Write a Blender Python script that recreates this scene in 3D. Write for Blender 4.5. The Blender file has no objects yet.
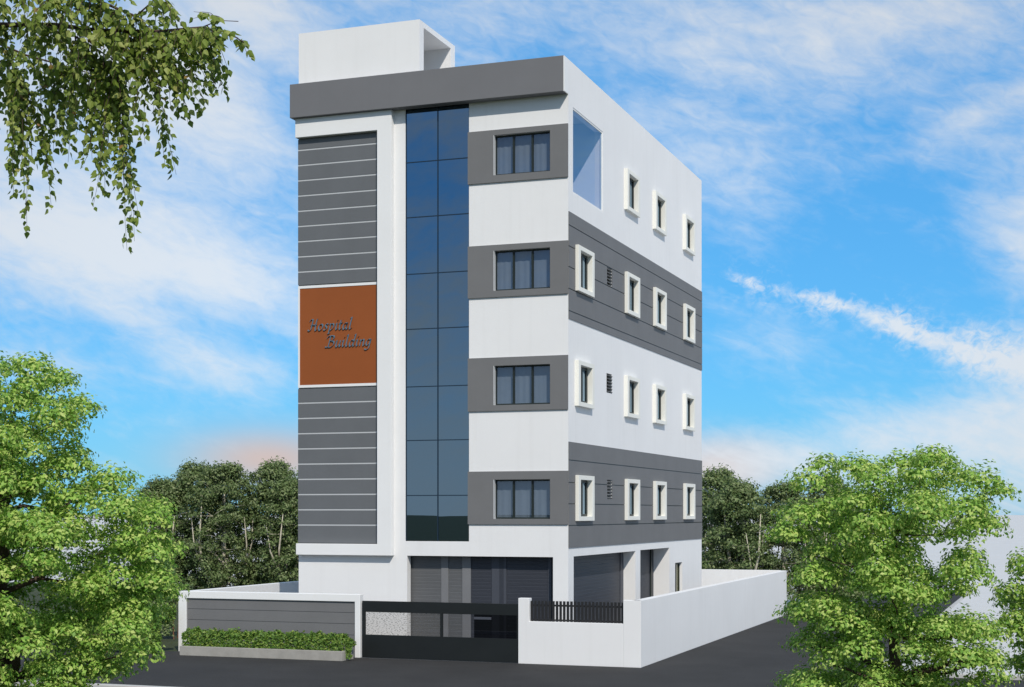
import bpy, bmesh, math, random
import numpy as np
from mathutils import Vector, Matrix

R = math.radians
scene = bpy.context.scene
col = scene.collection

# ------------------------------------------------------------------ camera
cam_d = bpy.data.cameras.new('camera')
cam_d.sensor_width = 36.0
cam_d.lens = 53.70
cam_d.shift_y = 0.1655
cam_d.clip_start = 0.1
cam_d.clip_end = 6000
cam = bpy.data.objects.new('camera', cam_d)
cam.location = (12.987, -40.392, 4.0)
cam.rotation_euler = (R(90), 0, R(19.935))
col.objects.link(cam)
scene.camera = cam

# ------------------------------------------------------------------ exposure
scene.view_settings.view_transform = 'Standard'
scene.view_settings.look = 'None'
scene.view_settings.exposure = 0.0
scene.view_settings.gamma = 1.0
scene.view_settings.use_curve_mapping = False
scene.render.film_transparent = False

# ------------------------------------------------------------------ sun
SUN_AZ, SUN_EL = 144.0, 42.5            # clockwise from +Y, degrees
sun_d = bpy.data.lights.new('sun', 'SUN')
sun_d.energy = 3.5
sun_d.angle = R(0.53)
sun_d.color = (1.0, 0.94, 0.85)
sun = bpy.data.objects.new('sun', sun_d)
sdir = Vector((math.sin(R(SUN_AZ)) * math.cos(R(SUN_EL)), math.cos(R(SUN_AZ)) * math.cos(R(SUN_EL)), math.sin(R(SUN_EL))))
sun.rotation_euler = sdir.to_track_quat('Z', 'Y').to_euler()
sun.location = sdir * 80
col.objects.link(sun)

# ------------------------------------------------------------------ world
world = bpy.data.worlds.new('World')
scene.world = world
world.use_nodes = True
nt = world.node_tree
for n in list(nt.nodes):
    nt.nodes.remove(n)
L = nt.links

def wn(t):
    return nt.nodes.new(t)

def wmath(op, a, b=None, c=None, clamp=False):
    n = wn('ShaderNodeMath')
    n.operation = op
    n.use_clamp = clamp
    for i, v in enumerate((a, b, c)):
        if v is None:
            continue
        if isinstance(v, (int, float)):
            n.inputs[i].default_value = v
        else:
            L.new(v, n.inputs[i])
    return n.outputs[0]

def wmix(fac, a, b):
    n = wn('ShaderNodeMix')
    n.data_type = 'RGBA'
    for v, s in ((fac, n.inputs[0]), (a, n.inputs[6]), (b, n.inputs[7])):
        if isinstance(v, (int, float)):
            s.default_value = v
        elif isinstance(v, tuple):
            s.default_value = v + (1,)
        else:
            L.new(v, s)
    return n.outputs[2]

sky = wn('ShaderNodeTexSky')
sky.sky_type = 'NISHITA'
sky.sun_disc = False
sky.sun_elevation = R(SUN_EL)
sky.sun_rotation = R(SUN_AZ)
sky.altitude = 100
sky.air_density = 1.0
sky.dust_density = 0.3
sky.ozone_density = 2.5

tc = wn('ShaderNodeTexCoord')
sx = wn('ShaderNodeSeparateXYZ')
L.new(tc.outputs['Generated'], sx.inputs[0])
az = wmath('DEGREES', wmath('ARCTAN2', sx.outputs[0], sx.outputs[1]))       # degrees clockwise from +Y
el = wmath('DEGREES', wmath('ARCSINE', sx.outputs[2], clamp=False))

def blob(a0, e0, ra, re, rot, amp):
    """soft elliptical patch of cloud cover around azimuth a0, elevation e0 (degrees)"""
    da = wmath('SUBTRACT', az, a0)
    de = wmath('SUBTRACT', el, e0)
    c, s = math.cos(R(rot)), math.sin(R(rot))
    p = wmath('ADD', wmath('MULTIPLY', da, c / ra), wmath('MULTIPLY', de, s / ra))
    q = wmath('ADD', wmath('MULTIPLY', da, -s / re), wmath('MULTIPLY', de, c / re))
    d = wmath('ADD', wmath('MULTIPLY', p, p), wmath('MULTIPLY', q, q))
    return wmath('MULTIPLY', wmath('EXPONENT', wmath('MULTIPLY', d, -1.0)), amp)

def cloud_noise(sa, se, rot, detail, rough, dist, off):
    c, s = math.cos(R(rot)), math.sin(R(rot))
    p = wmath('ADD', wmath('MULTIPLY', az, c * sa), wmath('MULTIPLY', el, s * sa))
    q = wmath('ADD', wmath('MULTIPLY', az, -s * se), wmath('MULTIPLY', el, c * se))
    cb = wn('ShaderNodeCombineXYZ')
    L.new(p, cb.inputs[0])
    L.new(q, cb.inputs[1])
    cb.inputs[2].default_value = off
    n = wn('ShaderNodeTexNoise')
    n.inputs['Scale'].default_value = 1.0
    n.inputs['Detail'].default_value = detail
    n.inputs['Roughness'].default_value = rough
    n.inputs['Distortion'].default_value = dist
    L.new(cb.outputs[0], n.inputs['Vector'])
    return n.outputs[0]

blobs = [
    (-38, 13.5, 9, 5.0, 0, 0.62), (-33.5, 8.8, 7, 1.9, -8, 0.85), (-31, 13.5, 5, 4, 0, 0.42), (-31, 18, 5, 2.2, 0, 0.35),
    (-31, 5.4, 3.0, 1.0, -12, 0.45), (-38, 5.6, 3.5, 0.8, -14, 0.45), (-21, 18.8, 9, 2.0, 0, 0.50),
    (-11, 15.8, 6, 2.6, -10, 0.56), (-12.0, 12.0, 3.0, 2.2, -20, 0.45), (-3, 17.9, 7, 1.5, 6, 0.50),
    (-3.0, 14.0, 5.0, 0.7, 22, 0.42), (-1.0, 10.6, 2.8, 2.2, -35, 0.50),
    (-11.0, 8.5, 0.9, 0.24, -14, 0.75), (-8.4, 7.75, 1.4, 0.30, -12, 0.95), (-5.8, 6.8, 1.6, 0.42, -23, 1.0), (-2.8, 5.75, 2.2, 0.7, -15, 0.85), (0.2, 5.2, 2.0, 0.9, -8, 0.6),
    (-5.0, 3.0, 7, 1.2, 4, 0.52), (-1.0, 1.2, 8, 1.8, 0, 0.62), (-10.5, 6.4, 2.6, 1.6, 10, 0.3), (4, 6, 5, 5, 0, 0.7),
    (-14, 2.0, 6, 1.2, 0, 0.35),
]
cover = None
for b in blobs:
    v = blob(*b)
    cover = v if cover is None else wmath('ADD', cover, v)
# unseen cloud cover added far from the view to whiten the sky light
away = wmath('MULTIPLY', wmath('SUBTRACT', 1.0, blob(-20, 7, 40, 20, 0, 1.0)), 0.62)
cover = wmath('ADD', cover, away)
n1 = cloud_noise(0.14, 0.36, -14, 7, 0.52, 0.5, 3.1)
n2 = cloud_noise(0.45, 1.1, -16, 7, 0.58, 0.8, 9.7)
n3 = cloud_noise(1.1, 2.2, -20, 6, 0.6, 0.9, 5.3)
nz = wmath('ADD', wmath('ADD', wmath('MULTIPLY', n1, 0.56), wmath('MULTIPLY', n2, 0.30)), wmath('MULTIPLY', n3, 0.22))
nz = wmath('SUBTRACT', nz, 0.04)
dens = wmath('ADD', cover, wmath('MULTIPLY', wmath('SUBTRACT', nz, 0.5), 2.2))
torn = wmath('MAXIMUM', wmath('MAXIMUM', blob(-10.8, 8.45, 1.6, 0.7, -14, 1.0), blob(-8.2, 7.7, 1.8, 0.7, -13, 1.0)), wmath('MAXIMUM', blob(-5.6, 6.8, 2.0, 0.9, -22, 1.0), blob(-2.8, 5.8, 2.2, 1.0, -15, 1.0)))
n4 = cloud_noise(2.4, 3.0, 10, 6, 0.62, 0.6, 1.7)
dens = wmath('ADD', dens, wmath('MULTIPLY', torn, wmath('MULTIPLY', wmath('SUBTRACT', n4, 0.5), 2.6)))
mr = wn('ShaderNodeMapRange')
mr.interpolation_type = 'SMOOTHSTEP'
L.new(dens, mr.inputs[0])
mr.inputs[1].default_value = 0.02
mr.inputs[2].default_value = 1.25
mask = wmath('MULTIPLY', mr.outputs[0], 0.93)

# clear blue of the air: Nishita carried towards the deep azure of the photograph
tint = wn('ShaderNodeMix')
tint.data_type = 'RGBA'
tint.blend_type = 'MULTIPLY'
tint.inputs[0].default_value = 1.0
L.new(sky.outputs[0], tint.inputs[6])
tint.inputs[7].default_value = (0.42, 1.0, 1.28, 1)
air = wmix(0.55, tint.outputs[2], (0.95, 4.3, 9.2))
air = wmix(wmath('MAXIMUM', blob(-29.0, 2.0, 3.2, 1.1, 0, 0.8), blob(-12.2, 1.7, 2.2, 1.0, 0, 0.85)), air, (7.4, 5.0, 4.0))      # faint peach low on the horizon
# unseen low white haze added behind the camera to lighten the glass reflections
low = blob(205, 0.0, 70, 7.0, 0, 0.85)
low2 = blob(-155, 0.0, 70, 7.0, 0, 0.85)
front = wmath('MAXIMUM', low, low2)
side = wmath('MULTIPLY', wmath('SUBTRACT', 1.0, blob(-20, 7, 40, 20, 0, 1.0)), 1.0)
cloudcol = wmix(side, (7.8, 8.5, 9.3), (5.75, 5.2, 4.6))  # unseen cloud toned warm to take blue out of the ambient light
cl = wmix(mask, air, cloudcol)
cl = wmix(front, cl, (6.6, 7.0, 7.2))
bg = wn('ShaderNodeBackground')
bg.inputs[1].default_value = 0.1
L.new(cl, bg.inputs[0])
wo = wn('ShaderNodeOutputWorld')
L.new(bg.outputs[0], wo.inputs[0])

# ------------------------------------------------------------------ materials
MATS = {}

def mat(name, color, rough=0.7, vary=0.06, nscale=1.2, bump=0.0, bscale=60.0, streak=0.0, metallic=0.0, spec=0.35):
    m = bpy.data.materials.new(name)
    m.use_nodes = True
    t = m.node_tree
    b = t.nodes['Principled BSDF']
    b.inputs['Roughness'].default_value = rough
    b.inputs['Metallic'].default_value = metallic
    b.inputs['Specular IOR Level'].default_value = spec
    c = t.nodes.new('ShaderNodeTexCoord')
    n = t.nodes.new('ShaderNodeTexNoise')
    n.inputs['Scale'].default_value = nscale
    n.inputs['Detail'].default_value = 8
    n.inputs['Roughness'].default_value = 0.62
    t.links.new(c.outputs['Object'], n.inputs['Vector'])
    ramp = t.nodes.new('ShaderNodeValToRGB')
    lo = [max(0, x * (1 - vary)) for x in color]
    hi = [min(1, x * (1 + vary)) for x in color]
    ramp.color_ramp.elements[0].position = 0.3
    ramp.color_ramp.elements[1].position = 0.7
    ramp.color_ramp.elements[0].color = (*lo, 1)
    ramp.color_ramp.elements[1].color = (*hi, 1)
    t.links.new(n.outputs[0], ramp.inputs[0])
    out = ramp.outputs[0]
    if streak:
        mp = t.nodes.new('ShaderNodeMapping')
        mp.inputs['Scale'].default_value = (5.0, 5.0, 0.22)
        t.links.new(c.outputs['Object'], mp.inputs['Vector'])
        s = t.nodes.new('ShaderNodeTexNoise')
        s.inputs['Scale'].default_value = 1.0
        s.inputs['Detail'].default_value = 5
        t.links.new(mp.outputs[0], s.inputs['Vector'])
        sr = t.nodes.new('ShaderNodeMapRange')
        t.links.new(s.outputs[0], sr.inputs[0])
        sr.inputs[1].default_value = 0.52
        sr.inputs[2].default_value = 0.78
        sr.inputs[3].default_value = 0.0
        sr.inputs[4].default_value = streak
        mx = t.nodes.new('ShaderNodeMix')
        mx.data_type = 'RGBA'
        t.links.new(sr.outputs[0], mx.inputs[0])
        t.links.new(out, mx.inputs[6])
        mx.inputs[7].default_value = (color[0] * 0.62, color[1] * 0.60, color[2] * 0.56, 1)
        out = mx.outputs[2]
    t.links.new(out, b.inputs['Base Color'])
    if bump:
        bn = t.nodes.new('ShaderNodeTexNoise')
        bn.inputs['Scale'].default_value = bscale
        bn.inputs['Detail'].default_value = 5
        t.links.new(c.outputs['Object'], bn.inputs['Vector'])
        bp = t.nodes.new('ShaderNodeBump')
        bp.inputs['Strength'].default_value = bump
        bp.inputs['Distance'].default_value = 0.02
        t.links.new(bn.outputs[0], bp.inputs['Height'])
        t.links.new(bp.outputs[0], b.inputs['Normal'])
    MATS[name] = m
    return m

mat('white_plaster', (0.79, 0.785, 0.78), 0.8, 0.025, 0.5, 0.15, 45, 0.09)
mat('white_paint', (0.80, 0.80, 0.795), 0.7, 0.015, 0.8, 0.06, 60, 0.03)
mat('cream_surround', (0.80, 0.79, 0.73), 0.65, 0.02, 1.5, 0.05, 60)
mat('grey_band', (0.165, 0.165, 0.167), 0.7, 0.05, 0.9, 0.10, 60, 0.05)
mat('grey_fascia', (0.165, 0.165, 0.172), 0.6, 0.04, 0.6, 0.06, 50, 0.06)
mat('grey_slat', (0.135, 0.142, 0.150), 0.55, 0.05, 1.0, 0.05, 60, 0.05)
mat('joint_light', (0.50, 0.51, 0.52), 0.6, 0.02)
mat('orange_panel', (0.285, 0.077, 0.016), 0.5, 0.05, 0.8, 0.05, 50, 0.05)
mat('letter_metal', (0.11, 0.19, 0.25), 0.4, 0.04)
mat('dark_frame', (0.016, 0.023, 0.021), 0.45, 0.1)
mat('navy_mullion', (0.012, 0.028, 0.05), 0.4, 0.05)
mat('shutter_blue', (0.038, 0.042, 0.054), 0.5, 0.08, 0.8, 0.03, 40)
mat('shutter_grey', (0.112, 0.115, 0.12), 0.5, 0.08, 0.8, 0.03, 40)
mat('post_grey', (0.18, 0.182, 0.19), 0.55, 0.05)
mat('post_slate', (0.062, 0.068, 0.085), 0.55, 0.05)
mat('gate_black', (0.012, 0.0145, 0.015), 0.45, 0.12, 1.2, 0.03, 30)
mat('rail_black', (0.02, 0.02, 0.021), 0.5, 0.1)
mat('wall_grey', (0.165, 0.165, 0.168), 0.75, 0.06, 1.0, 0.1, 60, 0.06)
mat('concrete', (0.34, 0.325, 0.295), 0.9, 0.12, 3.0, 0.3, 40, 0.15)
mat('yard_concrete', (0.30, 0.295, 0.285), 0.9, 0.1, 0.6, 0.2, 30)
mat('kerb', (0.45, 0.44, 0.42), 0.85, 0.1, 1.5, 0.2, 40)
mat('pale_lot', (0.56, 0.56, 0.55), 0.95, 0.04, 0.25, 0.2, 12)
mat('soil', (0.05, 0.035, 0.022), 0.95, 0.2, 6)
mat('room_blue', (0.66, 0.72, 0.78), 0.8, 0.02)
mat('room_white', (0.6, 0.6, 0.6), 0.8, 0.02)
mat('curtain', (0.30, 0.335, 0.36), 0.9, 0.06, 3.0)
mat('bark', (0.075, 0.05, 0.038), 0.9, 0.3, 9, 0.5, 30)
mat('pale_bark', (0.48, 0.44, 0.35), 0.9, 0.3, 5, 0.4, 25)
mat('twig', (0.07, 0.042, 0.034), 0.8, 0.2, 9)
mat('red_stem', (0.17, 0.075, 0.045), 0.85, 0.25, 9)
mat('grass', (0.040, 0.050, 0.016), 0.95, 0.35, 0.5, 0.5, 8)
mat('amber_glass', (0.10, 0.10, 0.035), 0.15, 0.2, 2)

def asphalt():
    m = mat('asphalt', (0.044, 0.0435, 0.0435), 0.9, 0.16, 0.45, 0.35, 55)
    t = m.node_tree
    b = t.nodes['Principled BSDF']
    src = b.inputs['Base Color'].links[0].from_socket
    c = t.nodes.new('ShaderNodeTexCoord')
    n = t.nodes.new('ShaderNodeTexNoise')
    n.inputs['Scale'].default_value = 45
    n.inputs['Detail'].default_value = 3
    t.links.new(c.outputs['Object'], n.inputs['Vector'])
    r = t.nodes.new('ShaderNodeMapRange')
    r.inputs[1].default_value = 0.3
    r.inputs[2].default_value = 0.7
    r.inputs[3].default_value = 0.78
    r.inputs[4].default_value = 1.22
    t.links.new(n.outputs[0], r.inputs[0])
    mx = t.nodes.new('ShaderNodeMix')
    mx.data_type = 'RGBA'
    mx.blend_type = 'MULTIPLY'
    mx.inputs[0].default_value = 1.0
    t.links.new(src, mx.inputs[6])
    t.links.new(r.outputs[0], mx.inputs[7])
    t.links.new(mx.outputs[2], b.inputs['Base Color'])
    b.inputs['Specular IOR Level'].default_value = 0.15
asphalt()

def birch_bark():
    m = mat('birch_bark', (0.62, 0.60, 0.56), 0.8, 0.1, 2)
    t = m.node_tree
    b = t.nodes['Principled BSDF']
    c = t.nodes.new('ShaderNodeTexCoord')
    mp = t.nodes.new('ShaderNodeMapping')
    mp.inputs['Scale'].default_value = (3, 3, 14)
    t.links.new(c.outputs['Object'], mp.inputs['Vector'])
    n = t.nodes.new('ShaderNodeTexNoise')
    n.inputs['Scale'].default_value = 1.5
    t.links.new(mp.outputs[0], n.inputs['Vector'])
    r = t.nodes.new('ShaderNodeValToRGB')
    r.color_ramp.elements[0].position = 0.36
    r.color_ramp.elements[1].position = 0.46
    r.color_ramp.elements[0].color = (0.04, 0.035, 0.03, 1)
    r.color_ramp.elements[1].color = (0.62, 0.60, 0.56, 1)
    t.links.new(n.outputs[0], r.inputs[0])
    t.links.new(r.outputs[0], b.inputs['Base Color'])
birch_bark()

def glass(name, base, tint, mirror, trans=None, rough=0.0):
    """window glass: a tinted mirror over either a dark body or what stands behind it"""
    m = bpy.data.materials.new(name)
    m.use_nodes = True
    t = m.node_tree
    t.nodes.clear()
    o = t.nodes.new('ShaderNodeOutputMaterial')
    g = t.nodes.new('ShaderNodeBsdfGlossy')
    g.inputs['Color'].default_value = (*tint, 1)
    g.inputs['Roughness'].default_value = rough
    if trans:
        d = t.nodes.new('ShaderNodeBsdfTransparent')
        d.inputs['Color'].default_value = (*trans, 1)
    else:
        d = t.nodes.new('ShaderNodeBsdfDiffuse')
        d.inputs['Color'].default_value = (*base, 1)
    mx = t.nodes.new('ShaderNodeMixShader')
    mx.inputs[0].default_value = mirror
    t.links.new(d.outputs[0], mx.inputs[1])
    t.links.new(g.outputs[0], mx.inputs[2])
    t.links.new(mx.outputs[0], o.inputs[0])
    if rough == 0.0 and not trans:
        # rolled glass is never dead flat
        c = t.nodes.new('ShaderNodeTexCoord')
        n = t.nodes.new('ShaderNodeTexNoise')
        n.inputs['Scale'].default_value = 0.9
        t.links.new(c.outputs['Object'], n.inputs['Vector'])
        bp = t.nodes.new('ShaderNodeBump')
        bp.inputs['Strength'].default_value = 0.004
        bp.inputs['Distance'].default_value = 0.05
        t.links.new(n.outputs[0], bp.inputs['Height'])
        t.links.new(bp.outputs[0], g.inputs['Normal'])
    MATS[name] = m
    return m

glass('curtain_glass', (0.006, 0.006, 0.005), (0.20, 0.295, 0.395), 0.74)
glass('side_glass', (0.02, 0.03, 0.04), (0.42, 0.58, 0.74), 0.75)
glass('front_glass', None, (0.42, 0.55, 0.75), 0.16, (0.64, 0.68, 0.73))
glass('terrace_glass', None, (0.44, 0.78, 1.0), 0.34, (0.92, 0.93, 0.99))
glass('smoked_glass', None, (0.5, 0.5, 0.55), 0.06, (0.75, 0.76, 0.78))
glass('black_glass', None, (0.3, 0.32, 0.36), 0.06, (0.10, 0.105, 0.12))

def leafmat(name, stops, trans=0.3, rough=0.5):
    m = bpy.data.materials.new(name)
    m.use_nodes = True
    t = m.node_tree
    t.nodes.clear()
    o = t.nodes.new('ShaderNodeOutputMaterial')
    g = t.nodes.new('ShaderNodeNewGeometry')
    r = t.nodes.new('ShaderNodeValToRGB')
    els = r.color_ramp.elements
    while len(els) < len(stops):
        els.new(0.5)
    for e, (p, c) in zip(els, stops):
        e.position = p
        e.color = (*c, 1)
    t.links.new(g.outputs['Random Per Island'], r.inputs[0])
    p = t.nodes.new('ShaderNodeBsdfPrincipled')
    p.inputs['Roughness'].default_value = rough
    p.inputs['Specular IOR Level'].default_value = 0.3
    t.links.new(r.outputs[0], p.inputs['Base Color'])
    tr = t.nodes.new('ShaderNodeBsdfTranslucent')
    t.links.new(r.outputs[0], tr.inputs['Color'])
    mx = t.nodes.new('ShaderNodeMixShader')
    mx.inputs[0].default_value = trans
    t.links.new(p.outputs[0], mx.inputs[1])
    t.links.new(tr.outputs[0], mx.inputs[2])
    t.links.new(mx.outputs[0], o.inputs[0])
    MATS[name] = m

leafmat('lime_leaf', [(0.0, (0.16, 0.34, 0.05)), (0.45, (0.33, 0.53, 0.095)), (0.8, (0.53, 0.67, 0.17)), (1.0, (0.60, 0.68, 0.22))], 0.36)
leafmat('birch_leaf', [(0.0, (0.14, 0.21, 0.03)), (0.6, (0.25, 0.33, 0.055)), (0.985, (0.46, 0.50, 0.15)), (1.0, (0.34, 0.17, 0.05))], 0.45)
leafmat('grove_leaf', [(0.0, (0.09, 0.15, 0.05)), (0.6, (0.19, 0.26, 0.095)), (1.0, (0.32, 0.37, 0.18))], 0.32)
leafmat('hedge_leaf', [(0.0, (0.07, 0.15, 0.025)), (0.6, (0.15, 0.28, 0.045)), (1.0, (0.30, 0.38, 0.08))], 0.32)

# ------------------------------------------------------------------ mesh helpers
class MB:
    def __init__(self):
        self.v, self.f, self.m = [], [], []

    def face(self, pts, mi=0):
        i = len(self.v)
        self.v += [tuple(p) for p in pts]
        self.f.append(tuple(range(i, i + len(pts))))
        self.m.append(mi)

    def box(self, x0, x1, y0, y1, z0, z1, mi=0):
        i = len(self.v)
        self.v += [(x, y, z) for z in (z0, z1) for y in (y0, y1) for x in (x0, x1)]
        for q in ((0, 2, 3, 1), (4, 5, 7, 6), (0, 1, 5, 4), (2, 6, 7, 3), (0, 4, 6, 2), (1, 3, 7, 5)):
            self.f.append(tuple(i + k for k in q))
            self.m.append(mi)

    def prism(self, base, top, mi=0):
        i, n = len(self.v), len(base)
        self.v += [tuple(p) for p in base] + [tuple(p) for p in top]
        self.f.append(tuple(i + k for k in range(n))[::-1]); self.m.append(mi)
        self.f.append(tuple(i + n + k for k in range(n))); self.m.append(mi)
        for k in range(n):
            self.f.append((i + k, i + (k + 1) % n, i + n + (k + 1) % n, i + n + k)); self.m.append(mi)

    def tube(self, pts, rad, sides=7, mi=0):
        pts = [Vector(p) for p in pts]
        base = len(self.v)
        for k, p in enumerate(pts):
            d = (pts[min(k + 1, len(pts) - 1)] - pts[max(k - 1, 0)])
            if d.length < 1e-7:
                d = Vector((0, 0, 1))
            d.normalize()
            a = d.orthogonal().normalized() if abs(d.z) > 0.95 else d.cross(Vector((0, 0, 1))).normalized()
            b = d.cross(a)
            for s in range(sides):
                t = 2 * math.pi * s / sides
                self.v.append(tuple(p + (a * math.cos(t) + b * math.sin(t)) * rad[k]))
        for k in range(len(pts) - 1):
            for s in range(sides):
                q = (s + 1) % sides
                self.f.append((base + k * sides + s, base + k * sides + q, base + (k + 1) * sides + q, base + (k + 1) * sides + s))
                self.m.append(mi)
        self.f.append(tuple(base + s for s in range(sides))[::-1]); self.m.append(mi)
        e = base + (len(pts) - 1) * sides
        self.f.append(tuple(e + s for s in range(sides))); self.m.append(mi)

    def build(self, name, mats, parent=None, bevel=0.0, recalc=True, smooth=False):
        me = bpy.data.meshes.new(name)
        me.from_pydata(self.v, [], self.f)
        if isinstance(mats, str):
            mats = [mats]
        for m in mats:
            me.materials.append(MATS[m])
        me.polygons.foreach_set('material_index', self.m)
        if recalc:
            bm = bmesh.new()
            bm.from_mesh(me)
            bmesh.ops.remove_doubles(bm, verts=bm.verts, dist=1e-5)
            bmesh.ops.recalc_face_normals(bm, faces=bm.faces)
            bm.to_mesh(me)
            bm.free()
        if smooth:
            me.polygons.foreach_set('use_smooth', [True] * len(me.polygons))
        me.update()
        o = bpy.data.objects.new(name, me)
        col.objects.link(o)
        if parent:
            o.parent = parent
        if bevel:
            b = o.modifiers.new('bevel', 'BEVEL')
            b.width = bevel
            b.segments = 2
            b.limit_method = 'ANGLE'
        return o

def tag(o, label=None, cat=None, group=None, kind=None):
    if label: o['label'] = label
    if cat: o['category'] = cat
    if group: o['group'] = group
    if kind: o['kind'] = kind
    return o

def empty(name, loc, label, cat, group=None, rz=0):
    o = bpy.data.objects.new(name, None)
    o.location = loc
    o.rotation_euler = (0, 0, rz)
    o.empty_display_size = 0.3
    col.objects.link(o)
    return tag(o, label, cat, group)

def holed(mb, P, u0, u1, v0, v1, t, holes, mi=0):
    """slab u0..u1 x v0..v1, thickness t inward, with rectangular openings and their reveals"""
    us = sorted({u0, u1} | {h[i] for h in holes for i in (0, 1) if u0 < h[i] < u1})
    vs = sorted({v0, v1} | {h[i] for h in holes for i in (2, 3) if v0 < h[i] < v1})
    def solid(i, j):
        if i < 0 or j < 0 or i >= len(us) - 1 or j >= len(vs) - 1:
            return False
        cu, cv = (us[i] + us[i + 1]) / 2, (vs[j] + vs[j + 1]) / 2
        return not any(h[0] < cu < h[1] and h[2] < cv < h[3] for h in holes)
    for i in range(len(us) - 1):
        for j in range(len(vs) - 1):
            if not solid(i, j):
                continue
            a, b, c, d = us[i], us[i + 1], vs[j], vs[j + 1]
            mb.face([P(a, c, 0), P(b, c, 0), P(b, d, 0), P(a, d, 0)], mi)
            mb.face([P(a, c, t), P(a, d, t), P(b, d, t), P(b, c, t)], mi)
            if not solid(i - 1, j): mb.face([P(a, c, 0), P(a, d, 0), P(a, d, t), P(a, c, t)], mi)
            if not solid(i + 1, j): mb.face([P(b, c, 0), P(b, c, t), P(b, d, t), P(b, d, 0)], mi)
            if not solid(i, j - 1): mb.face([P(a, c, 0), P(a, c, t), P(b, c, t), P(b, c, 0)], mi)
            if not solid(i, j + 1): mb.face([P(a, d, 0), P(b, d, 0), P(b, d, t), P(a, d, t)], mi)

def ringloops(mb, P, rect, loops, mi=0):
    """closed profile [(grow_u, grow_v, w)...] swept round a rectangle"""
    u0, u1, v0, v1 = rect
    n = len(loops)
    rings = []
    for (gu, gv, w) in loops:
        rings.append([P(u0 - gu, v0 - gv, w), P(u1 + gu, v0 - gv, w), P(u1 + gu, v1 + gv, w), P(u0 - gu, v1 + gv, w)])
    for k in range(n):
        a, b = rings[k], rings[(k + 1) % n]
        for s in range(4):
            q = (s + 1) % 4
            mb.face([a[s], a[q], b[q], b[s]], mi)

def pbox(mb, P, u0, u1, v0, v1, w0, w1, mi=0):
    mb.prism([P(u0, v0, w0), P(u1, v0, w0), P(u1, v1, w0), P(u0, v1, w0)],
             [P(u0, v0, w1), P(u1, v0, w1), P(u1, v1, w1), P(u0, v1, w1)], mi)

PF = lambda u, v, w: (u, w, v)            # front facade: u = X, v = Z, w inward = +Y
PS = lambda u, v, w: (-w, u, v)           # side facade:  u = Y, v = Z, w inward = -X

def quick_mesh(name, verts, faces_flat, nper, mats, parent=None):
    me = bpy.data.meshes.new(name)
    nv, nf = len(verts), len(faces_flat) // nper
    me.vertices.add(nv)
    me.vertices.foreach_set('co', np.asarray(verts, dtype=np.float32).ravel())
    me.loops.add(nf * nper)
    me.loops.foreach_set('vertex_index', np.asarray(faces_flat, dtype=np.int32))
    me.polygons.add(nf)
    me.polygons.foreach_set('loop_start', np.arange(0, nf * nper, nper, dtype=np.int32))
    for m in mats:
        me.materials.append(MATS[m])
    me.update(calc_edges=True)
    o = bpy.data.objects.new(name, me)
    col.objects.link(o)
    if parent:
        o.parent = parent
    return o

# ------------------------------------------------------------------ the ground
def sheet(name, pts, m, z):
    mb = MB()
    mb.face([(x, y, z) for x, y in pts])
    o = mb.build(name, m, recalc=False)
    return tag(o, kind='structure')

sheet('ground', [(-3000, -3000), (3000, -3000), (3000, 3000), (-3000, 3000)], 'pale_lot', -0.03)
sheet('verge', [(-3000, -3000), (3000, -3000), (3000, -10.9), (-3000, -10.9)], 'grass', -0.02)
sheet('meadow', [(-400, -2.7), (-11.1, -2.7), (-11.1, 33), (-400, 33)], 'grass', -0.02)
sheet('lot', [(8.57, -1.73), (90, -1.73), (90, 40), (8.57, 40)], 'pale_lot', 0.07)
sheet('yard', [(-10.9, -2.1), (2.55, -2.1), (2.55, 20.6), (-10.9, 20.6)], 'yard_concrete', -0.014)
sheet('road', [(-90, -10.8), (90, -10.8), (90, -1.9), (8.4, -1.9), (8.4, 40), (2.66, 40), (2.66, -2.15), (-11.05, -2.15), (-13.0, -2.6), (-90, -2.6)], 'asphalt', 0.0)
kb = MB()
kb.box(-90, 90, -11.0, -10.8, -0.03, 0.11)
tag(kb.build('kerb', 'kerb', bevel=0.02), kind='structure')
kb = MB()
kb.box(8.4, 8.568, -1.9, 40, -0.03, 0.1)
kb.box(8.5685, 90, -1.9, -1.732, -0.03, 0.1)
tag(kb.build('side_kerb', 'kerb', bevel=0.02), kind='structure')

# ------------------------------------------------------------------ hospital building
B = empty('hospital_building', (0, 0, 0), 'five storey white and grey hospital with tall blue glass strip and orange sign panel', 'building')
XL, YB, ZT = -8.385, 16.5, 16.6
rowsF = [(3.833, 4.941), (7.04, 8.153), (10.27, 11.40), (13.53, 14.66)]
bandsF = [(3.681, 5.174), (6.879, 8.387), (10.09, 11.565), (13.328, 14.81)]
winF = (-2.203, -0.521)
GX0, GX1, GZ0, GZ1 = -4.935, -2.962, 3.19, 15.9
holesF = [(winF[0], winF[1], a, b) for a, b in rowsF] + [(GX0, GX1, GZ0, GZ1), (-4.88, -0.447, -0.5, 2.77)]
mb = MB()
holed(mb, PF, XL, -0.25, -0.02, ZT - 0.05, 0.25, holesF)
tag(mb.build('wall', 'white_plaster', B), 'white front wall')

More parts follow.
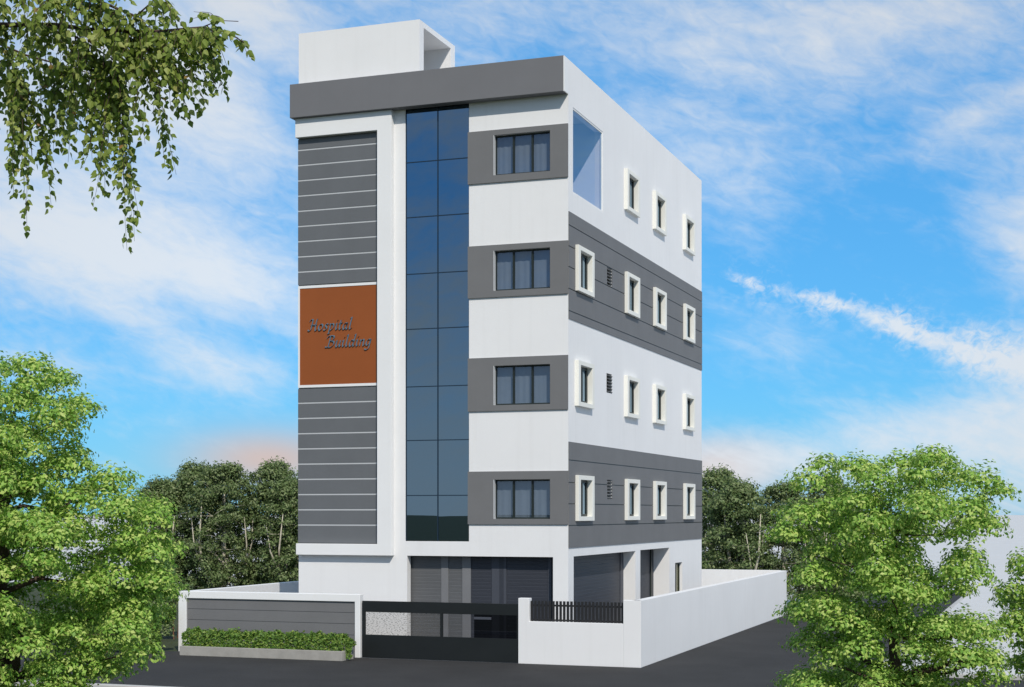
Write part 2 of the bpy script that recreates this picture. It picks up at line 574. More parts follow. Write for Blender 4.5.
# side facade
C_IN = [(0.80, 1.92), (5.90, 6.98), (9.40, 10.46), (13.67, 14.75)]     # clear openings of the four window columns
rowsS = [(3.90, 4.94), (7.14, 8.18), (10.38, 11.42), (13.62, 14.65)]
holesS = []
SW = []
for r, (z0, z1) in enumerate(rowsS):
    for c, (y0, y1) in enumerate(C_IN):
        if r == 3 and c == 0:
            continue
        SW.append((y0, y1, z0, z1))
        holesS.append((y0 - 0.03, y1 + 0.03, z0 - 0.03, z1 + 0.03))
TERR = (0.417, 3.36, 12.965, 15.37)
OP1, OP2, SDW = (0.488, 7.04, -0.5, 2.78), (7.63, 11.5, -0.5, 2.795), (12.33, 13.40, 0.9, 2.235)
VENTS = [(3.75, 4.30, 4.42, 5.0), (3.75, 4.33, 7.63, 8.21), (3.73, 4.29, 10.83, 11.41)]
holesS += [TERR, OP1, OP2, SDW] + VENTS
mb = MB()
holed(mb, PS, 0.0, YB, -0.02, ZT, 0.25, holesS)
tag(mb.build('wall', 'white_plaster', B), 'white side wall')
mb = MB()
mb.box(XL, XL + 0.25, 0.25, YB - 0.25, -0.02, ZT)
mb.build('wall', 'white_plaster', B)
mb = MB()
mb.box(XL, -0.25, YB - 0.25, YB, -0.02, ZT)
mb.build('wall', 'white_plaster', B)
# floors and roof
mb = MB()
for z in (2.95, 6.1, 9.3, 12.55, 15.75):
    mb.box(XL + 0.25, -0.25, 0.255, YB - 0.25, z - 0.08, z + 0.08)
mb.build('floor_slab', 'room_white', B)
# fascia along the roof edge
mb = MB()
mb.box(-8.50, -0.03, -0.345, -0.003, 15.63, 16.615)
mb.build('fascia', 'grey_fascia', B, bevel=0.008)
mb = MB()
mb.box(-0.03, 0.0, -0.345, -0.0005, 15.63, 16.6)
mb.build('fascia_end', 'white_paint', B)
# rooftop block, open towards the side street
mb = MB()
TX0, TX1, TY1, TZ0, TZ1 = -8.385, -4.49, 2.70, 15.83, 18.2
def PT(u, v, w): return (TX1 - w, u, v)
mb.box(TX0, TX1, 0.0, 0.30, 16.552, 18.04)
mb.box(TX0, TX1, 0.26, 0.2999, TZ0, 16.5519)
mb.box(TX0, TX1, 2.372, TY1, TZ0, 18.04)
mb.box(TX0, TX0 + 0.2, 0.30, 2.372, TZ0, 18.04)
mb.box(TX0, TX1, 0.0, TY1, 18.0401, TZ1)
tower = mb.build('rooftop_block', 'white_plaster', B)

# horizontal bands on the front, each with its window
for k, (z0, z1) in enumerate(bandsF):
    mb = MB()
    holed(mb, lambda u, v, w: (u, w - 0.045, v), -2.985, -0.0, z0, z1, 0.0445, [(winF[0], winF[1], *rowsF[k])])
    mb.build('band', 'grey_band', B)

def front_window(z0, z1):
    u0, u1 = winF
    w0 = 0.075
    f = MB()
    ringloops(f, PF, (u0 + 0.045, u1 - 0.045, z0 + 0.045, z1 - 0.045), [(0, 0, w0), (0.043, 0.043, w0), (0.043, 0.043, w0 + 0.06), (0, 0, w0 + 0.06)])
    s = (u1 - u0) / 3
    for k in (1, 2):
        pbox(f, PF, u0 + s * k - 0.03, u0 + s * k + 0.03, z0 + 0.045, z1 - 0.045, w0 + 0.004, w0 + 0.056)
    fo = f.build('window', 'dark_frame', B)
    ln = MB()
    pbox(ln, PF, u0 + 0.0005, u0 + 0.022, z0 + 0.001, z1 - 0.001, -0.047, 0.0745)
    ln.build('reveal', 'joint_light', fo)
    p = MB()
    p.face([PF(u0 + 0.04, z0 + 0.04, w0 + 0.03), PF(u1 - 0.04, z0 + 0.04, w0 + 0.03), PF(u1 - 0.04, z1 - 0.04, w0 + 0.03), PF(u0 + 0.04, z1 - 0.04, w0 + 0.03)])
    p.build('pane', 'front_glass', fo, recalc=False)
    c = MB()
    rg = random.Random(int(z0 * 100))
    n = 90
    prof = []
    ph = rg.uniform(0, 6)
    s0, s1 = rg.choice([(0.08, 0.62), (0.36, 0.95), (0.30, 0.70), (0.05, 0.95)])
    fr = rg.uniform(44, 70)
    for i in range(n + 1):
        t = i / n
        amp = 0.006 if s0 < t < s1 else 0.002
        prof.append((u0 + 0.01 + (u1 - u0 - 0.02) * t, 0.215 + amp * math.sin(t * fr + ph + math.sin(t * 9) * 1.5)))
    for i in range(n):
        a, b = prof[i], prof[i + 1]
        c.face([(a[0], a[1], z0 + 0.002), (b[0], b[1], z0 + 0.002), (b[0], b[1], z1 - 0.002), (a[0], a[1], z1 - 0.002)])
    c.build('curtain', 'curtain', fo, recalc=True, smooth=True)
for r in rowsF:
    front_window(*r)

# tall glazed strip
mb = MB()
hz = [15.72, 14.109, 12.522, 10.887, 9.298, 7.637, 6.09, 4.504, 3.19]
zs = hz[::-1]
cw = MB()
cw.box(GX0 + 0.002, GX0 + 0.014, 0.02, 0.14, GZ0, 15.75)
cw.box(GX1 - 0.014, GX1 - 0.002, 0.02, 0.14, GZ0, 15.75)
cw.box(-3.949, -3.927, 0.022, 0.14, GZ0, 15.75)
for z in zs[1:-1]:
    cw.box(GX0 + 0.014, -3.949, 0.03, 0.139, z - 0.013, z + 0.013)
    cw.box(-3.927, GX1 - 0.014, 0.03, 0.139, z - 0.013, z + 0.013)
cwo = cw.build('curtain_wall', 'navy_mullion', B)
rg = random.Random(5)
for i in range(len(zs) - 1):
    for (a, b) in ((GX0 + 0.008, -3.94), (-3.936, GX1 - 0.008)):
        p = MB()
        t0, t1 = rg.uniform(-0.0006, 0.0006), rg.uniform(-0.0006, 0.0006)
        y = 0.045
        p.face([(a, y, zs[i] + 0.01), (b, y + t0, zs[i] + 0.01), (b, y + t0 + t1, zs[i + 1] - 0.01), (a, y + t1, zs[i + 1] - 0.01)])
        p.build('pane', 'curtain_glass', cwo, recalc=False)
mb = MB()
mb.box(GX0, GX1, 0.16, 0.24, GZ0, 15.75)
mb.build('backing_panel', 'dark_frame', cwo)

# projecting white frame round the slatted bay
mb = MB()
prof = [(-8.375, 15.07), (-5.745, 15.07), (-5.745, 3.10), (-8.375, 3.10), (-8.375, 2.767), (-5.29, 2.767), (-5.29, 15.625), (-8.375, 15.625)]
prof = [(-8.52 if abs(x + 8.375) < 1e-6 else x, z) for x, z in prof]
prof = [(-8.40 if x == -8.52 and z > 14 else (-8.375 if x == -8.52 else x), z) for x, z in prof]
mb.prism([(x, -0.2, z) for x, z in prof], [(x, -0.002, z) for x, z in prof])
mb.build('cladding_frame', 'white_paint', B, bevel=0.012)

def slats(z0, z1, pitch, top):
    mb = MB()
    x0, x1 = XL + 0.002, -5.747
    z = z1
    first = True
    while z - z0 > 0.12:
        h = top if first else pitch
        first = False
        zb = max(z0, z - h)
        if zb - z0 < 0.2:
            zb = z0
        mb.box(x0, x1, -0.045, -0.004, zb + 0.023, z - 0.023)
        if zb > z0:
            mb.box(x0, x1, -0.036, -0.004, zb - 0.0229, zb + 0.0229, 1)
        z = zb
    mb.box(x0 + 0.01, x1 - 0.01, -0.0035, -0.001, z0, z1)
    return mb
slats(10.72, 15.07, 0.4502, 0.338).build('cladding', ['grey_slat', 'joint_light'], B)
slats(3.10, 7.69, 0.4502, 0.44).build('cladding', ['grey_slat', 'joint_light'], B)

# orange sign panel with the lettering
mb = MB()
mb.box(-8.32, -5.80, -0.05, -0.004, 7.775, 10.635)
sign = mb.build('sign_panel', 'orange_panel', B)
mb = MB()
ringloops(mb, PF, (-8.318, -5.802, 7.777, 10.633), [(0, 0, -0.062), (0.055, 0.075, -0.062), (0.055, 0.075, -0.004), (0, 0, -0.004)])
mb.build('frame', 'white_paint', sign)

def catmull(pts, n=7):
    if len(pts) < 3:
        a, b = pts[0], pts[-1]
        return [(a[0] + (b[0] - a[0]) * t / n, a[1] + (b[1] - a[1]) * t / n) for t in range(n + 1)]
    out = []
    P_ = [pts[0]] + pts + [pts[-1]]
    for i in range(1, len(P_) - 2):
        p0, p1, p2, p3 = P_[i - 1:i + 3]
        for k in range(n):
            t = k / n
            out.append(tuple(0.5 * (2 * p1[j] + (p2[j] - p0[j]) * t + (2 * p0[j] - 5 * p1[j] + 4 * p2[j] - p3[j]) * t * t
                                    + (3 * p1[j] - p0[j] - 3 * p2[j] + p3[j]) * t ** 3) for j in (0, 1)))
    out.append(pts[-1])
    return out

GLY = {  # strokes of a chancery hand, x-height 0.42, capitals 0.74
    'H': (0.62, [[(-0.04, 0.60), (0.04, 0.72), (0.17, 0.72), (0.17, 0.40), (0.14, 0.06), (0.02, 0.0), (-0.06, 0.06)], [(0.50, 0.76), (0.46, 0.60), (0.45, 0.20), (0.49, 0.0), (0.60, 0.06)], [(0.10, 0.36), (0.28, 0.38), (0.50, 0.36)]]),
    'o': (0.40, [[(0.22, 0.42), (0.08, 0.34), (0.05, 0.16), (0.14, 0.0), (0.27, 0.06), (0.33, 0.24), (0.28, 0.38), (0.20, 0.42)]]),
    's': (0.32, [[(0.26, 0.38), (0.17, 0.42), (0.08, 0.34), (0.14, 0.24), (0.22, 0.15), (0.18, 0.03), (0.08, 0.0), (0.0, 0.05)]]),
    'p': (0.42, [[(0.02, 0.36), (0.09, 0.42), (0.09, 0.20), (0.06, -0.22)], [(0.09, 0.30), (0.22, 0.42), (0.33, 0.34), (0.32, 0.14), (0.20, 0.0), (0.09, 0.05)], [(0.0, -0.24), (0.14, -0.22)]]),
    'i': (0.22, [[(0.02, 0.36), (0.09, 0.42), (0.08, 0.14), (0.12, 0.0), (0.20, 0.07)], [(0.10, 0.58), (0.13, 0.61)]]),
    't': (0.26, [[(0.10, 0.60), (0.09, 0.30), (0.09, 0.08), (0.15, 0.0), (0.23, 0.06)], [(0.0, 0.41), (0.12, 0.42), (0.22, 0.43)]]),
    'a': (0.42, [[(0.32, 0.40), (0.18, 0.42), (0.06, 0.28), (0.06, 0.08), (0.14, 0.0), (0.26, 0.12), (0.32, 0.40)], [(0.32, 0.42), (0.29, 0.14), (0.33, 0.0), (0.41, 0.07)]]),
    'l': (0.24, [[(0.03, 0.70), (0.11, 0.76), (0.09, 0.40), (0.08, 0.10), (0.13, 0.0), (0.22, 0.07)]]),
    'B': (0.60, [[(0.20, 0.72), (0.18, 0.40), (0.14, 0.06), (0.04, 0.0), (-0.06, 0.04)], [(-0.04, 0.58), (0.04, 0.70), (0.24, 0.75), (0.42, 0.72), (0.46, 0.58), (0.36, 0.44), (0.20, 0.41)], [(0.30, 0.42), (0.48, 0.36), (0.52, 0.20), (0.42, 0.05), (0.26, 0.0), (0.14, 0.03)]]),
    'u': (0.44, [[(0.02, 0.36), (0.09, 0.42), (0.07, 0.14), (0.12, 0.0), (0.23, 0.06), (0.33, 0.26)], [(0.35, 0.42), (0.32, 0.14), (0.35, 0.0), (0.43, 0.07)]]),
    'd': (0.44, [[(0.32, 0.38), (0.18, 0.42), (0.06, 0.28), (0.06, 0.08), (0.14, 0.0), (0.26, 0.12), (0.33, 0.34)], [(0.30, 0.72), (0.37, 0.76), (0.34, 0.36), (0.31, 0.10), (0.35, 0.0), (0.43, 0.07)]]),
    'n': (0.44, [[(0.02, 0.36), (0.09, 0.42), (0.09, 0.20), (0.07, 0.0)], [(0.09, 0.26), (0.20, 0.40), (0.31, 0.40), (0.31, 0.18), (0.33, 0.0), (0.42, 0.07)]]),
    'g': (0.42, [[(0.32, 0.40), (0.18, 0.42), (0.06, 0.28), (0.06, 0.10), (0.14, 0.02), (0.26, 0.12), (0.32, 0.40)], [(0.33, 0.42), (0.31, 0.10), (0.26, -0.18), (0.12, -0.25), (0.0, -0.19)]]),
}
def lettering(mb, text, x, z, size):
    nx, nzv = 0.032 * size, 0.022 * size
    for ch in text:
        wd, strokes = GLY[ch]
        for st in strokes:
            pts = catmull(st)
            pts = [(x + (px + 0.22 * pz) * size, z + pz * size) for px, pz in pts]
            for a, b in zip(pts[:-1], pts[1:]):
                if math.hypot(a[0] - b[0], a[1] - b[1]) < 1e-4:
                    continue
                q = [(a[0] - nx, a[1] - nzv), (a[0] + nx, a[1] + nzv), (b[0] + nx, b[1] + nzv), (b[0] - nx, b[1] - nzv)]
                mb.prism([(u, -0.085, v) for u, v in q], [(u, -0.048, v) for u, v in q])
        x += (wd + 0.03) * size
mb = MB()
lettering(mb, 'Hospital', -8.02, 9.37, 0.45)
lettering(mb, 'Building', -7.45, 8.865, 0.45)
lt = mb.build('lettering', 'letter_metal', sign, recalc=False)

# grey bands on the side wall, scored with horizontal grooves
def side_band(z0, z1, grooves):
    mb = MB()
    hs = [(h[0] - 0.0, h[1] + 0.0, h[2], h[3]) for h in holesS if h[2] < z1 and h[3] > z0]
    edges = [z0] + grooves + [z1]
    for i in range(len(edges) - 1):
        a = edges[i] + (0.014 if i else 0)
        b = edges[i + 1] - (0.014 if i < len(edges) - 2 else 0)
        holed(mb, lambda u, v, w: (0.022 - w, u, v), 0.002, YB - 0.002, a, b, 0.0215, [(h[0], h[1], max(h[2], a - 1), min(h[3], b + 1)) for h in hs])
    for g in grooves:
        holed(mb, lambda u, v, w: (0.006 - w, u, v), 0.004, YB - 0.004, g - 0.0139, g + 0.0139, 0.0055, [(h[0], h[1], h[2], h[3]) for h in hs if h[2] < g < h[3]], 1)
    return mb.build('band', ['grey_band', 'dark_frame'], B)
side_band(3.029, 5.982, [3.651, 4.256, 4.849, 5.472])
side_band(9.401, 12.381, [9.62, 10.234, 10.84, 11.416, 12.0])

# side windows: cream surround, dark frame, glass
def side_window(y0, y1, z0, z1):
    mb = MB()
    ringloops(mb, PS, (y0, y1, z0, z1), [(0, 0, -0.12), (0.21, 0.125, -0.12), (0.21, 0.125, 0.004), (0.028, 0.028, 0.004), (0.028, 0.028, 0.12), (0, 0, 0.12)])
    w = mb.build('window', 'cream_surround', B, bevel=0.006)
    f = MB()
    ringloops(f, PS, (y0 + 0.09, y1 - 0.13, z0 + 0.07, z1 - 0.07), [(0, 0, 0.03), (0.0885, 0.068, 0.03), (0.0885, 0.068, 0.09), (0, 0, 0.09)])
    pbox(f, PS, y1 - 0.131, y1 - 0.002, z0 + 0.071, z1 - 0.071, 0.032, 0.088)
    ym = y1 - 0.50
    pbox(f, PS, ym - 0.05, ym + 0.05, z0 + 0.07, z1 - 0.07, 0.034, 0.086)
    f.build('frame', 'dark_frame', w)
    p = MB()
    p.face([PS(y0 + 0.02, z0 + 0.02, 0.055), PS(y1 - 0.02, z0 + 0.02, 0.055), PS(y1 - 0.02, z1 - 0.02, 0.055), PS(y0 + 0.02, z1 - 0.02, 0.055)])
    p.build('pane', 'side_glass', w, recalc=False)
for s in SW:
    side_window(*s)

# louvred vents
for (y0, y1, z0, z1) in VENTS:
    mb = MB()
    pbox(mb, PS, y0 + 0.002, y1 - 0.002, z0 + 0.002, z1 - 0.002, 0.16, 0.20, 0)
    n = 6
    for k in range(n):
        zc = z0 + (z1 - z0) * (k + 0.25) / n
        mb.prism([PS(y0 + 0.002, zc, -0.02), PS(y0 + 0.002, zc + 0.02, -0.02), PS(y0 + 0.002, zc + 0.06, 0.10), PS(y0 + 0.002, zc + 0.04, 0.10)],
                 [PS(y1 - 0.002, zc, -0.02), PS(y1 - 0.002, zc + 0.02, -0.02), PS(y1 - 0.002, zc + 0.06, 0.10), PS(y1 - 0.002, zc + 0.04, 0.10)], 1)
    mb.build('vent', ['dark_frame', 'grey_band'], B)

# the big corner glazing and the room behind it
mb = MB()
mb.box(-3.2, -0.2505, 3.36, 3.50, 12.64, 15.66)
mb.box(-3.30, -3.2, 0.2505, 3.50, 12.64, 15.66)
mb.build('partition', 'room_blue', B)
mb = MB()
y0, y1, z0, z1 = TERR
ringloops(mb, PS, (y0 + 0.05, y1 - 0.05, z0 + 0.05, z1 - 0.05), [(0, 0, 0.012), (0.049, 0.049, 0.012), (0.049, 0.049, 0.06), (0, 0, 0.06)])
w = mb.build('corner_window', 'white_paint', B)
p = MB()
p.face([PS(y0 + 0.03, z0 + 0.03, 0.03), PS(y1 - 0.03, z0 + 0.03, 0.03), PS(y1 - 0.03, z1 - 0.03, 0.03), PS(y0 + 0.03, z1 - 0.03, 0.03)])
p.build('pane', 'terrace_glass', w, recalc=False)

# ground floor shutters and posts
def shutter(P, u0, u1, z0, z1, w, m):
    mb = MB()
    n = int((z1 - z0) / 0.1)
    dz = (z1 - z0) / n
    for k in range(n):
        a = z0 + k * dz
        for (za, wa, zb, wb) in ((a, w, a + dz * 0.75, w - 0.002), (a + dz * 0.75, w - 0.002, a + dz * 0.88, w + 0.002), (a + dz * 0.88, w + 0.002, a + dz, w)):
            mb.face([P(u0, za, wa), P(u1, za, wa), P(u1, zb, wb), P(u0, zb, wb)])
    mb.face([P(u0, z0, w + 0.02), P(u1, z0, w + 0.02), P(u1, z1, w + 0.02), P(u0, z1, w + 0.02)])
    return mb.build('shutter', m, B, recalc=False)
zt = 2.86
for (u0, u1, m) in [(-5.0, -3.948, 'shutter_grey'), (-3.73, -3.296, 'shutter_grey'), (-3.035, -2.392, 'shutter_blue'), (-1.952, -0.695, 'shutter_blue'), (-0.606, -0.30, 'shutter_blue')]:
    shutter(PF, u0, u1, 0.0, zt, 0.34, m)
for (u0, u1, m) in [(-3.948, -3.73, 'post_grey'), (-3.296, -3.035, 'post_grey'), (-2.392, -2.164, 'post_slate'), (-2.164, -2.028, 'shutter_blue'), (-2.028, -1.952, 'post_slate'), (-0.695, -0.606, 'post_slate')]:
    mb = MB()
    pbox(mb, PF, u0, u1, 0.0, zt, 0.315, 0.42)
    mb.build('post', m, B)
mb = MB()
mb.box(-0.28, -0.255, 0.2505, 0.45, 0.0, zt)
mb.build('post', 'white_paint', B)
shutter(PS, 0.30, 6.70, 0.0, zt, 0.42, 'shutter_blue')
shutter(PS, 7.60, 11.05, 0.0, zt, 0.58, 'shutter_blue')
for (u0, u1, w0, w1, m) in [(6.70, 7.04, 0.40, 0.5, 'post_slate'), (11.05, 11.22, 0.54, 0.70, 'dark_frame'), (11.22, 11.5, 0.57, 0.70, 'shutter_blue')]:
    mb = MB()
    pbox(mb, PS, u0, u1, 0.0, zt, w0, w1)
    mb.build('post', m, B)
for (y, x0) in ((7.041, -0.46), (11.501, -0.62), (7.63, -0.62)):
    mb = MB()
    a, b = (y, y + 0.2) if y != 7.63 else (y - 0.2, y)
    mb.box(x0, -0.2505, a, b, 0.0, zt)
    mb.build('pillar', 'white_plaster', B)
# narrow window low on the side wall
y0, y1, z0, z1 = SDW
mb = MB()
ringloops(mb, PS, (y0 + 0.07, y1 - 0.07, z0 + 0.07, z1 - 0.07), [(0, 0, 0.10), (0.069, 0.069, 0.10), (0.069, 0.069, 0.16), (0, 0, 0.16)])
pbox(mb, PS, 12.84, 12.90, z0 + 0.07, z1 - 0.07, 0.102, 0.158)
w = mb.build('low_window', 'dark_frame', B)
p = MB()
p.face([PS(y0 + 0.03, z0 + 0.03, 0.13), PS(y1 - 0.03, z0 + 0.03, 0.13), PS(y1 - 0.03, z1 - 0.03, 0.13), PS(y0 + 0.03, z1 - 0.03, 0.13)])
p.build('pane', 'amber_glass', w, recalc=False)
# plinth line behind the projecting left corner keeps the gap to the fascia closed
mb = MB()
mb.box(XL, XL + 0.25, 0.2502, YB - 0.25, ZT, ZT + 0.02)
mb.build('coping', 'white_paint', B)

# ------------------------------------------------------------------ boundary walls, gate, planter
WY = -2.2
w = empty('boundary_wall', (-8.13, WY, 0), 'low grey ribbed wall in a white frame behind the planted hedge', 'wall')
mb = MB()
def PW(u, v, d): return (u + 8.13, d, v)
prof = [(-11.12, 0), (-10.86, 0), (-10.86, 1.545), (-5.49, 1.545), (-5.49, 0), (-5.33, 0), (-5.33, 1.75), (-11.12, 1.75)]
mb.prism([PW(x, z, 0.0) for x, z in prof], [PW(x, z, 0.22) for x, z in prof])
mb.build('frame', 'white_paint', w, bevel=0.012)
mb = MB()
zz = [0.0, 0.30, 0.62, 0.93, 1.24, 1.544]
for a, b in zip(zz[:-1], zz[1:]):
    pbox(mb, PW, -10.858, -5.492, a + 0.008, b - 0.008, 0.05, 0.17)
pbox(mb, PW, -10.857, -5.493, 0.0, 1.54, 0.062, 0.16)
mb.build('panel', 'wall_grey', w)

w = empty('boundary_wall', (1.0, WY, 0), 'white wall right of the gate with a stepped top carrying a railing', 'wall')
mb = MB()
prof = [(-0.69, 0), (2.20, 0), (2.20, 1.128), (-0.385, 1.128), (-0.385, 1.74), (-0.69, 1.74)]
mb.prism([(x - 1.0, 0.0, z) for x, z in prof], [(x - 1.0, 0.22, z) for x, z in prof])
mb.build('wall', 'white_plaster', w, bevel=0.01)
mb = MB()
mb.box(1.2003, 1.65, 0.0, 0.22, 0, 1.74)
mb.build('pier', 'white_plaster', w, bevel=0.01)
w = MB()
w.box(-0.11, 0.11, -10.95, 10.95, 0, 1.74)
wo_ = w.build('boundary_wall', 'white_plaster', None, bevel=0.01)
wo_.location = (2.56 + 0.0, -2.2 + 10.9502, 0)
tag(wo_, 'long plain white wall running back along the side road', 'wall')
# the long wall meets the front pier at its end
w = MB()
w.box(-7.86, 5.645, -0.1, 0.1, 0, 1.75)
wo_ = w.build('boundary_wall', 'white_plaster', None, bevel=0.01)
wo_.location = (-3.2, 19.6, 0)
tag(wo_, 'white rear wall behind the building, backed by dark trees', 'wall')
w = MB()
w.box(-0.1, 0.1, -10.8, 10.8, 0, 1.74)
wo_ = w.build('boundary_wall', 'white_plaster', None, bevel=0.01)
wo_.location = (-10.96, 8.83, 0)
tag(wo_, 'white left side wall half lost in the building\'s shadow', 'wall')

# railing on the stepped wall
rl = empty('railing', (0.95, WY + 0.11, 1.128), 'black railing of flat upright bars on the white front wall', 'railing')
n = 26
x0, x1 = -1.29, 1.21
bar0 = None
for k in range(n):
    x = x0 + (x1 - x0) * k / (n - 1)
    if bar0 is None:
        mb = MB()
        mb.box(-0.033, 0.033, -0.012, 0.012, -0.01, 0.545)
        bar0 = mb.build('bar', 'rail_black', rl)
        o = bar0
    else:
        o = bar0.copy()
        col.objects.link(o)
        o.parent = rl
    o.location = (x, 0, 0)
mb = MB()
mb.box(x0 - 0.01, x1 + 0.01, 0.0125, 0.03, 0.40, 0.45)
mb.build('rail', 'rail_black', rl)
mb = MB()
mb.box(x0 - 0.01, x1 + 0.01, 0.0125, 0.03, 0.02, 0.06)
mb.build('rail', 'rail_black', rl)

# gate
g = empty('gate', (-2.965, WY + 0.1, 0), 'black sliding gate with a glazed strip across its middle', 'gate')
gx0, gx1 = -2.33, 2.268
mb = MB()
mb.box(gx0, gx1, -0.03, 0.03, 1.27, 1.575)
mb.box(gx0, gx1, -0.03, 0.03, 0.008, 0.645)
mb.box(gx0, gx0 + 0.09, -0.03, 0.03, 0.6451, 1.2699)
mb.box(-0.001, 0.072, -0.03, 0.03, 0.6451, 1.2699)
mb.box(gx1 - 0.06, gx1, -0.03, 0.03, 0.6451, 1.2699)
mb.build('leaf', 'gate_black', g, bevel=0.004)
def pattern_glass():
    m = glass('etched_glass', None, (0.6, 0.6, 0.6), 0.06, (0.8, 0.8, 0.8))
    t = m.node_tree
    out = next(n for n in t.nodes if n.type == 'OUTPUT_MATERIAL')
    src = out.inputs[0].links[0].from_socket
    d = t.nodes.new('ShaderNodeBsdfDiffuse')
    d.inputs['Color'].default_value = (0.10, 0.10, 0.105, 1)
    c = t.nodes.new('ShaderNodeTexCoord')
    mp = t.nodes.new('ShaderNodeMapping')
    mp.inputs['Rotation'].default_value = (0, R(28), 0)
    mp.inputs['Scale'].default_value = (14, 1, 34)
    t.links.new(c.outputs['Object'], mp.inputs['Vector'])
    n = t.nodes.new('ShaderNodeTexNoise')
    n.inputs['Scale'].default_value = 1.3
    n.inputs['Detail'].default_value = 4
    t.links.new(mp.outputs[0], n.inputs['Vector'])
    r = t.nodes.new('ShaderNodeMapRange')
    r.inputs[1].default_value = 0.50
    r.inputs[2].default_value = 0.66
    r.inputs[4].default_value = 0.75
    t.links.new(n.outputs[0], r.inputs[0])
    mx = t.nodes.new('ShaderNodeMixShader')
    t.links.new(r.outputs[0], mx.inputs[0])
    t.links.new(src, mx.inputs[1])
    t.links.new(d.outputs[0], mx.inputs[2])
    t.links.new(mx.outputs[0], out.inputs[0])
pattern_glass()
for (a, b, m) in ((gx0 + 0.085, 0.002, 'etched_glass'), (0.07, 0.98, 'smoked_glass'), (0.98, gx1 - 0.058, 'black_glass')):
    mb = MB()
    mb.face([(a, 0.0, 0.64), (b, 0.0, 0.64), (b, 0.0, 1.275), (a, 0.0, 1.275)])
    mb.build('pane', m, g, recalc=False)
mb = MB()
mb.box(0.99, 1.48, -0.05, -0.004, 1.14, 1.205)
mb.build('gate_bar', 'post_slate', g, bevel=0.005)  # short grey bar near the top of the black pane
# planter trough
pl = empty('planter', (-8.4, -2.9, 0), 'long low concrete trough at the foot of the grey wall', 'planter')
px0, px1 = -2.02, 3.05
mb = MB()
mb.box(px0, px1, -0.35, -0.27, 0, 0.27)
mb.box(px0, px1, 0.27, 0.35, 0, 0.27)
mb.box(px0, px0 + 0.08, -0.2699, 0.2699, 0, 0.27)
mb.box(px1 - 0.08, px1, -0.2699, 0.2699, 0, 0.27)
mb.build('trough', 'concrete', pl, bevel=0.012)
mb = MB()
mb.box(px0 + 0.081, px1 - 0.081, -0.269, 0.269, 0.01, 0.22)
mb.build('soil', 'soil', pl)

# ------------------------------------------------------------------ foliage
def leaves(rng, pos, nrm, size, aspect=0.55, jit=0.35):
    """one bent kite per leaf; returns verts, quads"""
    n = len(pos)
    nrm = nrm / np.maximum(np.linalg.norm(nrm, axis=1, keepdims=True), 1e-6)
    rv = rng.normal(size=(n, 3))
    ax = np.cross(nrm, rv)
    ax /= np.maximum(np.linalg.norm(ax, axis=1, keepdims=True), 1e-6)
    bx = np.cross(nrm, ax)
    s = (size * (1 + jit * (rng.random(n) * 2 - 1)))[:, None]
    v = np.empty((n, 4, 3))
    v[:, 0] = pos - ax * s * 0.5
    v[:, 1] = pos + bx * s * 0.5 * aspect + nrm * s * 0.10
    v[:, 2] = pos + ax * s * 0.5 - nrm * s * 0.06
    v[:, 3] = pos - bx * s * 0.5 * aspect + nrm * s * 0.10
    return v.reshape(-1, 3), np.arange(n * 4)

def inpoly(poly, x, y):
    c = False
    j = len(poly) - 1
    for i in range(len(poly)):
        xi, yi = poly[i]
        xj, yj = poly[j]
        if (yi > y) != (yj > y) and x < (xj - xi) * (y - yi) / (yj - yi) + xi:
            c = not c
        j = i
    return c

def edge_dist(poly, x, y):
    d = 1e9
    for (x0, y0), (x1, y1) in zip(poly, poly[1:] + poly[:1]):
        dx, dy = x1 - x0, y1 - y0
        t = max(0, min(1, ((x - x0) * dx + (y - y0) * dy) / (dx * dx + dy * dy + 1e-9)))
        d = min(d, math.hypot(x - x0 - dx * t, y - y0 - dy * t))
    return d

def skeleton(mb, clumps, trunk, r0, bend, rg, mi=0):
    """limbs: every leaf clump is joined to the nearest wood already grown"""
    nodes = [(Vector(p), r) for p, r in trunk]
    mb.tube([p for p, r in nodes], [r for p, r in nodes], 9, mi)
    order = sorted(clumps, key=lambda c: (Vector(c[0]) - nodes[-1][0]).length)
    for c, rad in order:
        c = Vector(c)
        best, bd = None, 1e9
        for p, r in nodes:
            d = (c - p).length + max(0, p.z - c.z) * 1.5
            if r < 0.006:
                d += 0.4
            if d < bd:
                best, bd = (p, r), d
        p, r = best
        ra = min(r * 0.72, r0 * 0.55)
        rb = max(0.004, ra * 0.55)
        m1 = p.lerp(c, 0.35) + Vector((rg.uniform(-1, 1), rg.uniform(-1, 1), rg.uniform(-0.3, 1))) * bend * bd
        m2 = p.lerp(c, 0.7) + Vector((rg.uniform(-1, 1), rg.uniform(-1, 1), rg.uniform(-0.3, 0.8))) * bend * bd * 0.7
        pts = [p, m1, m2, c]
        mb.tube(pts, [ra, ra * 0.85, (ra + rb) / 2, rb], 5, mi)
        for q, rr in zip(pts[1:], (ra * 0.85, (ra + rb) / 2, rb)):
            nodes.append((q, rr))

